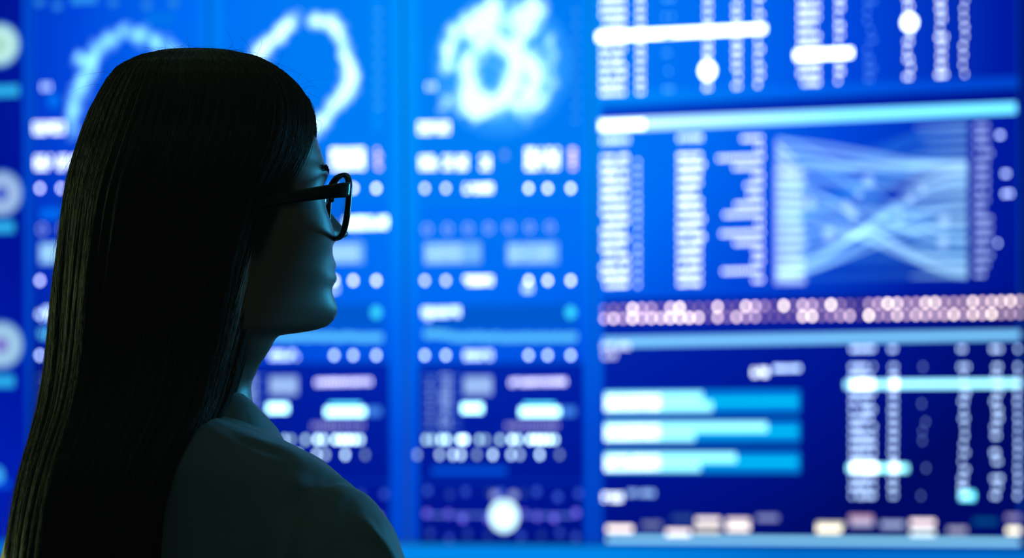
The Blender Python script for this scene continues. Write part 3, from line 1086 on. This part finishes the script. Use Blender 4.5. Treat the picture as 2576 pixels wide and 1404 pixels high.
# side-swept strands along the hairline, lying on the temple
_px = np.array([(*px_of(v), v.y) for v in hv])
sw = []
base_ = [(776, 268), (787, 300), (782, 345), (760, 398), (730, 450), (698, 510), (672, 585), (655, 660)]
for i in range(520):
    jx, jy = RS.gauss(-12, 9), RS.gauss(0, 10)
    end = RS.uniform(4.2, 7)
    pts = []
    for k in range(20):
        f = k / 19 * end
        i0 = min(int(f), 6)
        q = f - i0
        x = base_[i0][0] * (1 - q) + base_[i0 + 1][0] * q + jx * (.6 + .1 * f)
        y = base_[i0][1] * (1 - q) + base_[i0 + 1][1] * q + jy
        d = (_px[:, 0] - x) ** 2 + (_px[:, 1] - y) ** 2
        near = _px[d < 14 ** 2]
        Y = near[:, 2].min() - .0022 if len(near) else 1.655
        pts.append(at(x, y, Y))
    for _ in range(3):
        pts = [pts[0]] + [(pts[i - 1] + pts[i] * 2 + pts[i + 1]) / 4 for i in range(1, 19)] + [pts[-1]]
    sw.append((pts, .00018))
strand_mesh('swept_strands', sw, M_HAIR, hair)
# highlight on the hair by her shoulder, painted as pale strands
M_LOCK = pbr('painted_lock_highlight', (.78, .72, .70), .45, spec=.6)
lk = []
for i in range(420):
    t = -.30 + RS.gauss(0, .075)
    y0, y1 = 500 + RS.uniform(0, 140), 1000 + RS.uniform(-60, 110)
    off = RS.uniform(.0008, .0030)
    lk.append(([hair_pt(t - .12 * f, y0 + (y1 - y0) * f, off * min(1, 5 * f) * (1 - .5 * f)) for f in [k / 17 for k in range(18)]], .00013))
strand_mesh('lock_highlight', lk, M_LOCK, hair)['label'] = 'lock with its grey highlight painted in'
# flyaways over the crown, off the back of the head, and by the forehead
fl = []
for i in range(210):                      # crown: short arcs standing off
    t = RS.uniform(math.pi * .02, math.pi * .98) + (math.pi if RS.random() < .5 else 0)
    y0 = RS.choice([136, 140, 146, 155, 170, 190, 220])
    a0 = hair_pt(t, y0)
    d = Vector((RS.gauss(0, 1) + .4 * math.cos(t), RS.gauss(0, .6), RS.uniform(.0, .55))).normalized()
    l = RS.uniform(.010, .030) * (1 if RS.random() < .85 else 1.8)
    c2 = Vector((RS.gauss(0, .4), RS.gauss(0, .4), -RS.uniform(.2, 1.2)))
    fl.append(([a0 - d * .002 + d * l * f + c2 * l * f * f * .7 for f in [k / 9 for k in range(10)]], .00009))
for i in range(420):                      # left edge: hairs hanging just off the outline
    y0 = RS.uniform(330, 1150)
    t = math.pi + RS.gauss(0, .35)
    ln = RS.uniform(80, 330)
    off = RS.uniform(.001, .0075) * (1 if RS.random() < .8 else 1.6)
    fl.append(([hair_pt(t, y0 + ln * f, -.001 + off * math.sin(math.pi * min(1, f * .8)) + .0006 * math.sin(9 * f + i)) for f in [k / 11 for k in range(12)]], .00009))
for i in range(50):                      # fringe by the forehead and temple
    y0 = RS.uniform(200, 330)
    t = RS.gauss(0, .5)
    ln = RS.uniform(60, 170)
    off = RS.uniform(.0, .004)
    fl.append(([hair_pt(t - .3 * f, y0 + ln * f, off * math.sin(math.pi * f) + .0004) for f in [k / 9 for k in range(10)]], .0001))
for (x0, y0, pts2) in ((630, 150, [(628, 120), (612, 96), (600, 92)]), (640, 150, [(660, 110), (655, 90)]), (745, 215, [(752, 190), (770, 176)]), (760, 230, [(780, 215), (800, 222)]), (790, 300, [(812, 305), (806, 330), (798, 345)]), (785, 330, [(800, 320), (808, 300)]), (480, 135, [(470, 90), (452, 40)]), (560, 138, [(590, 110), (560, 60)]), (300, 190, [(330, 150), (380, 122), (430, 118)]), (520, 128, [(480, 112), (420, 122)])):
    P4 = [at(x0, y0, 1.63)] + [at(x, y, 1.63) for x, y in pts2]
    fine = []
    for k in range(16):
        f = k / 15 * (len(P4) - 1)
        i0 = min(int(f), len(P4) - 2)
        fine.append(P4[i0].lerp(P4[i0 + 1], f - i0))
    for _ in range(4):
        fine = [fine[0]] + [(fine[i - 1] + fine[i] * 2 + fine[i + 1]) / 4 for i in range(1, 15)] + [fine[-1]]
    fl.append((fine, .0001))
strand_mesh('loose_hairs', fl, M_HAIR, hair)

# ---- blazer ---------------------------------------------------------------------------------------
M_CLOTH = pbr('blazer_cloth', (.12, .16, .17), .62, spec=.35, noise=(11, .012, (1, 1, .45)), sheen=.35)
bz = Soup()
BLZ = [(.84, .0, .128, .188), (.92, 0, .118, .176), (1.0, 0, .106, .155), (1.06, 0, .106, .152), (1.12, 0, .112, .162), (1.18, 0, .118, .176), (1.225, -.002, .116, .188),
       (1.262, -.006, .108, .192), (1.292, -.010, .101, .186), (1.312, -.012, .096, .178), (1.328, -.012, .090, .164), (1.344, -.012, .082, .142), (1.354, -.012, .074, .114), (1.362, -.010, .066, .092), (1.376, -.008, .060, .074)]
rings_ = [ellipse_ring(a0, 0, z, ha, hb, .9, 56, tilt=(.0 if z < 1.3 else -.25)) for z, a0, ha, hb in BLZ]
for rg in rings_:                          # her left shoulder is drawn forward and in
    for i, q in enumerate(rg):
        bb = (q - TC).dot(TR)
        if bb < 0 and q.z > 1.0:
            rg[i] = q - TR * bb * .16 + TF * abs(bb) * .12
bz.loft(rings_)
for s in (-1, 1):
    bz.tube([tp(-.008 + (s < 0) * .02, s * .128, 1.270), tp(-.010 + (s < 0) * .035, s * (.160 - (s < 0) * .02), 1.240), tp(-.012 + (s < 0) * .03, s * (.162 - (s < 0) * .02), 1.13), tp(-.022, s * .207, 1.00), tp(.018, s * .234, .88), tp(.044, s * .226, .80)], [.064, .069, .058, .052, .045, .040], 32, 5)
blazer = bz.build('blazer', M_CLOTH, person, .004, 7)
# set-in sleeve seam
for v in blazer.data.vertices:
    q = v.co - TC
    b, z = abs(q.dot(TR)), q.z
    if z > 1.10:
        k = b - (.172 + .10 * (1.34 - z))
        fade = min(1, (z - 1.10) / .06)
        outw = (TR * (1 if q.dot(TR) > 0 else -1) * .5 + HU * .5 - TF * .6).normalized()
        v.co += outw * fade * (-.0035 * gauss(k, .0035) + .0035 * gauss(k - .014, .009))


# wrinkles: one down the upper sleeve, two fanning from the armhole, one along the shoulder
folds = [((880, 1285), (1005, 1425), 13, .0050), ((868, 1262), (930, 1400), 16, -.0030), ((700, 1130), (880, 1215), 12, .0028), ((740, 1180), (640, 1400), 26, .0025), ((560, 1085), (720, 1150), 8, -.0022)]
bm_n = [Vector(n.vector) for n in blazer.data.vertex_normals]
for i, v in enumerate(blazer.data.vertices):
    if v.co.z < 1.18 or v.co.y > 1.72:
        continue
    x, y = px_of(v.co)
    for (ax, ay), (bx, by), w, h in folds:
        dx, dy = bx - ax, by - ay
        L = math.hypot(dx, dy)
        t = ((x - ax) * dx + (y - ay) * dy) / (L * L)
        if -.1 < t < 1.1:
            dd = ((x - ax) * dy - (y - ay) * dx) / L
            if abs(dd) < 4 * w:
                v.co += bm_n[i] * h * gauss(dd, w) * max(0, math.sin(math.pi * (t + .1) / 1.2))


# collar: a folded band standing round the neck and lying on the shoulders
def collar():
    sp = Soup()
    n = 56
    rings = []
    prof = [(.000, .000), (.003, .022), (.006, .038), (.011, .0425), (.018, .038), (.028, .018), (.041, .003), (.045, -.001), (.041, -.006), (.022, .008), (.010, .020)]
    for k in range(n + 1):
        t = math.radians(28) + math.radians(304) * k / n       # open at her throat
        c, s = math.cos(t), math.sin(t)
        ring = []
        fr = max(0.0, c)
        for dr, dz in prof:
            ra, rb = .0585 + dr, .063 + dr * 1.15
            z = 1.354 + dz * (1 - .15 * fr) - .036 * fr ** 1.1 - .62 * dr * abs(s)
            ring.append(tp(-.010 + c * ra * (1 + .25 * fr), s * rb, z))
        rings.append(ring)
    m_ = len(prof)
    v = [p for r in rings for p in r]
    f = []
    for i in range(n):
        for k in range(m_):
            q = (k + 1) % m_
            f.append((i * m_ + k, i * m_ + q, (i + 1) * m_ + q, (i + 1) * m_ + k))
    f.append(tuple(range(m_)))
    f.append(tuple(n * m_ + k for k in range(m_ - 1, -1, -1)))
    sp.add(v, f)
    return sp.build('collar', M_CLOTH, blazer)


collar()
# trousers and shoes, below the edge of the photograph
M_TROUSER = pbr('trouser_cloth', (.03, .035, .04), .8)
M_SHOE = pbr('shoe_leather', (.02, .02, .02), .35)
tr = Soup()
tr.loft([ellipse_ring(0, 0, z, ha, hb, .92) for z, ha, hb in [(.78, .105, .160), (.85, .112, .172), (.93, .100, .160), (1.0, .092, .14)]])
for s in (-1, 1):
    tr.tube([tp(0, s * .085, .84), tp(.005, s * .09, .66), tp(0, s * .09, .47), tp(-.010, s * .092, .28), tp(-.012, s * .092, .13)], [.096, .084, .068, .064, .060], 28, 4)
tr.build('trousers', M_TROUSER, person, .006, 4)
for s in (-1, 1):
    sh = Soup()
    sh.tube([tp(-.032, s * .092, .046), tp(.04, s * .098, .043), tp(.135, s * .108, .036)], [.044, .041, .033], 20, 4)
    for i, p in enumerate(sh.v):
        if p.z < .004:
            p.z = .002
    sh.build('shoe', M_SHOE, person)

# ---- eyeglasses -----------------------------------------------------------------------------------
M_FRAME = pbr('glossy_black_acetate', (.008, .008, .009), .22, spec=.5, coat=.4)
glasses = empty('eyeglasses', head_pt(.105, 0, 0))
tag(glasses, 'black thick-rimmed eyeglasses worn by the woman', 'eyeglasses')
GO = head_pt(.105, 0, 0)
TILT = .10


def gp(a, b, z):
    """point on the spectacles, relative to their root: forward, to her right, up"""
    return HF * (a - .105 + z * TILT) + HR * b + HU * z


def lens_outline(s, grow=0.0, n=48):
    """rounded-square lens outline, wider at the top"""
    out = []
    for k in range(n):
        t = 2 * math.pi * k / n
        c, q = math.cos(t), math.sin(t)
        x = math.copysign(abs(c) ** .78, c) * (.0222 + grow)
        z = math.copysign(abs(q) ** .80, q) * (.0240 + grow * .6)
        x *= 1 + .05 * (z / .024)
        out.append((s * .0350 + x, z - .0052))
    return out


def wrap(b):
    return .0880 - 2.2 * b * b


for s in (1, -1):
    n = 48
    inner, outer = lens_outline(s), lens_outline(s, .0080)
    rings = []
    for k in range(n):
        (bi, zi), (bo, zo) = inner[k], outer[k]
        rings.append([gp(wrap(bi) + .0008, bi, zi), gp(wrap(bi) - .0046, bi, zi), gp(wrap(bo) - .0052, bo, zo), gp(wrap(bo) + .0002, bo, zo), gp(wrap((bi + bo) / 2) + .0014, (bi + bo) / 2, (zi + zo) / 2)])
    v = [p for r in rings for p in r]
    f = [(i * 5 + k, i * 5 + (k + 1) % 5, ((i + 1) % n) * 5 + (k + 1) % 5, ((i + 1) % n) * 5 + k) for i in range(n) for k in range(5)]
    sp = Soup()
    sp.add(v, f)
    rim = sp.build('rim', M_FRAME, glasses)
    md = rim.modifiers.new('bevel', 'SUBSURF')
    md.levels = md.render_levels = 2
    # lens: thin curved shell
    ml = bpy.data.materials.get('lens_glass')
    if not ml:
        ml = bpy.data.materials.new('lens_glass')
        ml.use_nodes = True
        nt = ml.node_tree
        nt.nodes.clear()
        o_ = nt.nodes.new('ShaderNodeOutputMaterial')
        mx = nt.nodes.new('ShaderNodeMixShader')
        tr_ = nt.nodes.new('ShaderNodeBsdfTransparent')
        tr_.inputs[0].default_value = (.93, .96, .97, 1)
        gl = nt.nodes.new('ShaderNodeBsdfGlossy')
        gl.inputs['Roughness'].default_value = .02
        lw = nt.nodes.new('ShaderNodeLayerWeight')
        lw.inputs['Blend'].default_value = .5
        pw = nt.nodes.new('ShaderNodeMath')
        pw.operation = 'POWER'
        pw.inputs[1].default_value = 5
        fr = nt.nodes.new('ShaderNodeMath')
        fr.operation = 'MULTIPLY_ADD'
        fr.inputs[1].default_value = .7
        fr.inputs[2].default_value = .03
        nt.links.new(lw.outputs['Facing'], pw.inputs[0])
        nt.links.new(pw.outputs[0], fr.inputs[0])
        nt.links.new(fr.outputs[0], mx.inputs[0])
        nt.links.new(tr_.outputs[0], mx.inputs[1])
        nt.links.new(gl.outputs[0], mx.inputs[2])
        nt.links.new(mx.outputs[0], o_.inputs[0])
    pts = lens_outline(s, .0006)
    cb, cz = s * .0350, -.0052
    vs, fs = [], []
    for layer in (0, 1):
        for q in (1.0, .66, .33):
            for b, z in pts:
                bb, zz = cb + (b - cb) * q, cz + (z - cz) * q
                vs.append(gp(wrap(bb) - .0012 + layer * .0014 + .0016 * (1 - q), bb, zz))
        vs.append(gp(wrap(cb) + .0004 + layer * .0014, cb, cz))
    for layer in (0, 1):
        o0 = layer * (3 * n + 1)
        for r_ in range(2):
            for k in range(n):
                l = (k + 1) % n
                fs.append((o0 + r_ * n + k, o0 + r_ * n + l, o0 + (r_ + 1) * n + l, o0 + (r_ + 1) * n + k))
        for k in range(n):
            fs.append((o0 + 2 * n + k, o0 + 2 * n + (k + 1) % n, o0 + 3 * n))
    sp = Soup()
    sp.add(vs, fs)
    sp.build('lens', ml, glasses)
    # temple arm: flat bar from the hinge back over the ear
    path = [(wrap(s * .0600) - .0015, .0590, .0070), (.0765, .0650, .0066), (.070, .0690, .0058), (.05, .0720, .0030), (.0, .0728, -.0065), (-.012, .0722, -.011), (-.030, .0705, -.036), (-.036, .0695, -.046)]
    hw_ = [.0062, .0068, .0066, .0060, .0046, .0042, .0036, .003]
    rings = []
    for (a, b, z), h_ in zip(path, hw_):
        rings.append([gp(a, s * (b - .0017), z - h_), gp(a, s * (b + .0017), z - h_), gp(a, s * (b + .0019), z), gp(a, s * (b + .0017), z + h_), gp(a, s * (b - .0017), z + h_), gp(a, s * (b - .0019), z)])
    sp = Soup()
    sp.loft(rings)
    te = sp.build('temple', M_FRAME, glasses)
    md = te.modifiers.new('bevel', 'SUBSURF')
    md.levels = md.render_levels = 2
    sp = Soup()
    sp.tube([gp(.084, s * .0095, -.008), gp(.082, s * .0115, -.013), gp(.081, s * .0125, -.017)], [.0012, .0022, .0015], 10, 3)
    sp.build('nose_pad', M_FRAME, glasses)
sp = Soup()
sp.tube([gp(.0875, -.0125, .003), gp(.0925, 0, .0065), gp(.0875, .0125, .003)], [.0026, .0024, .0026], 14, 4)
sp.build('bridge', M_FRAME, glasses)
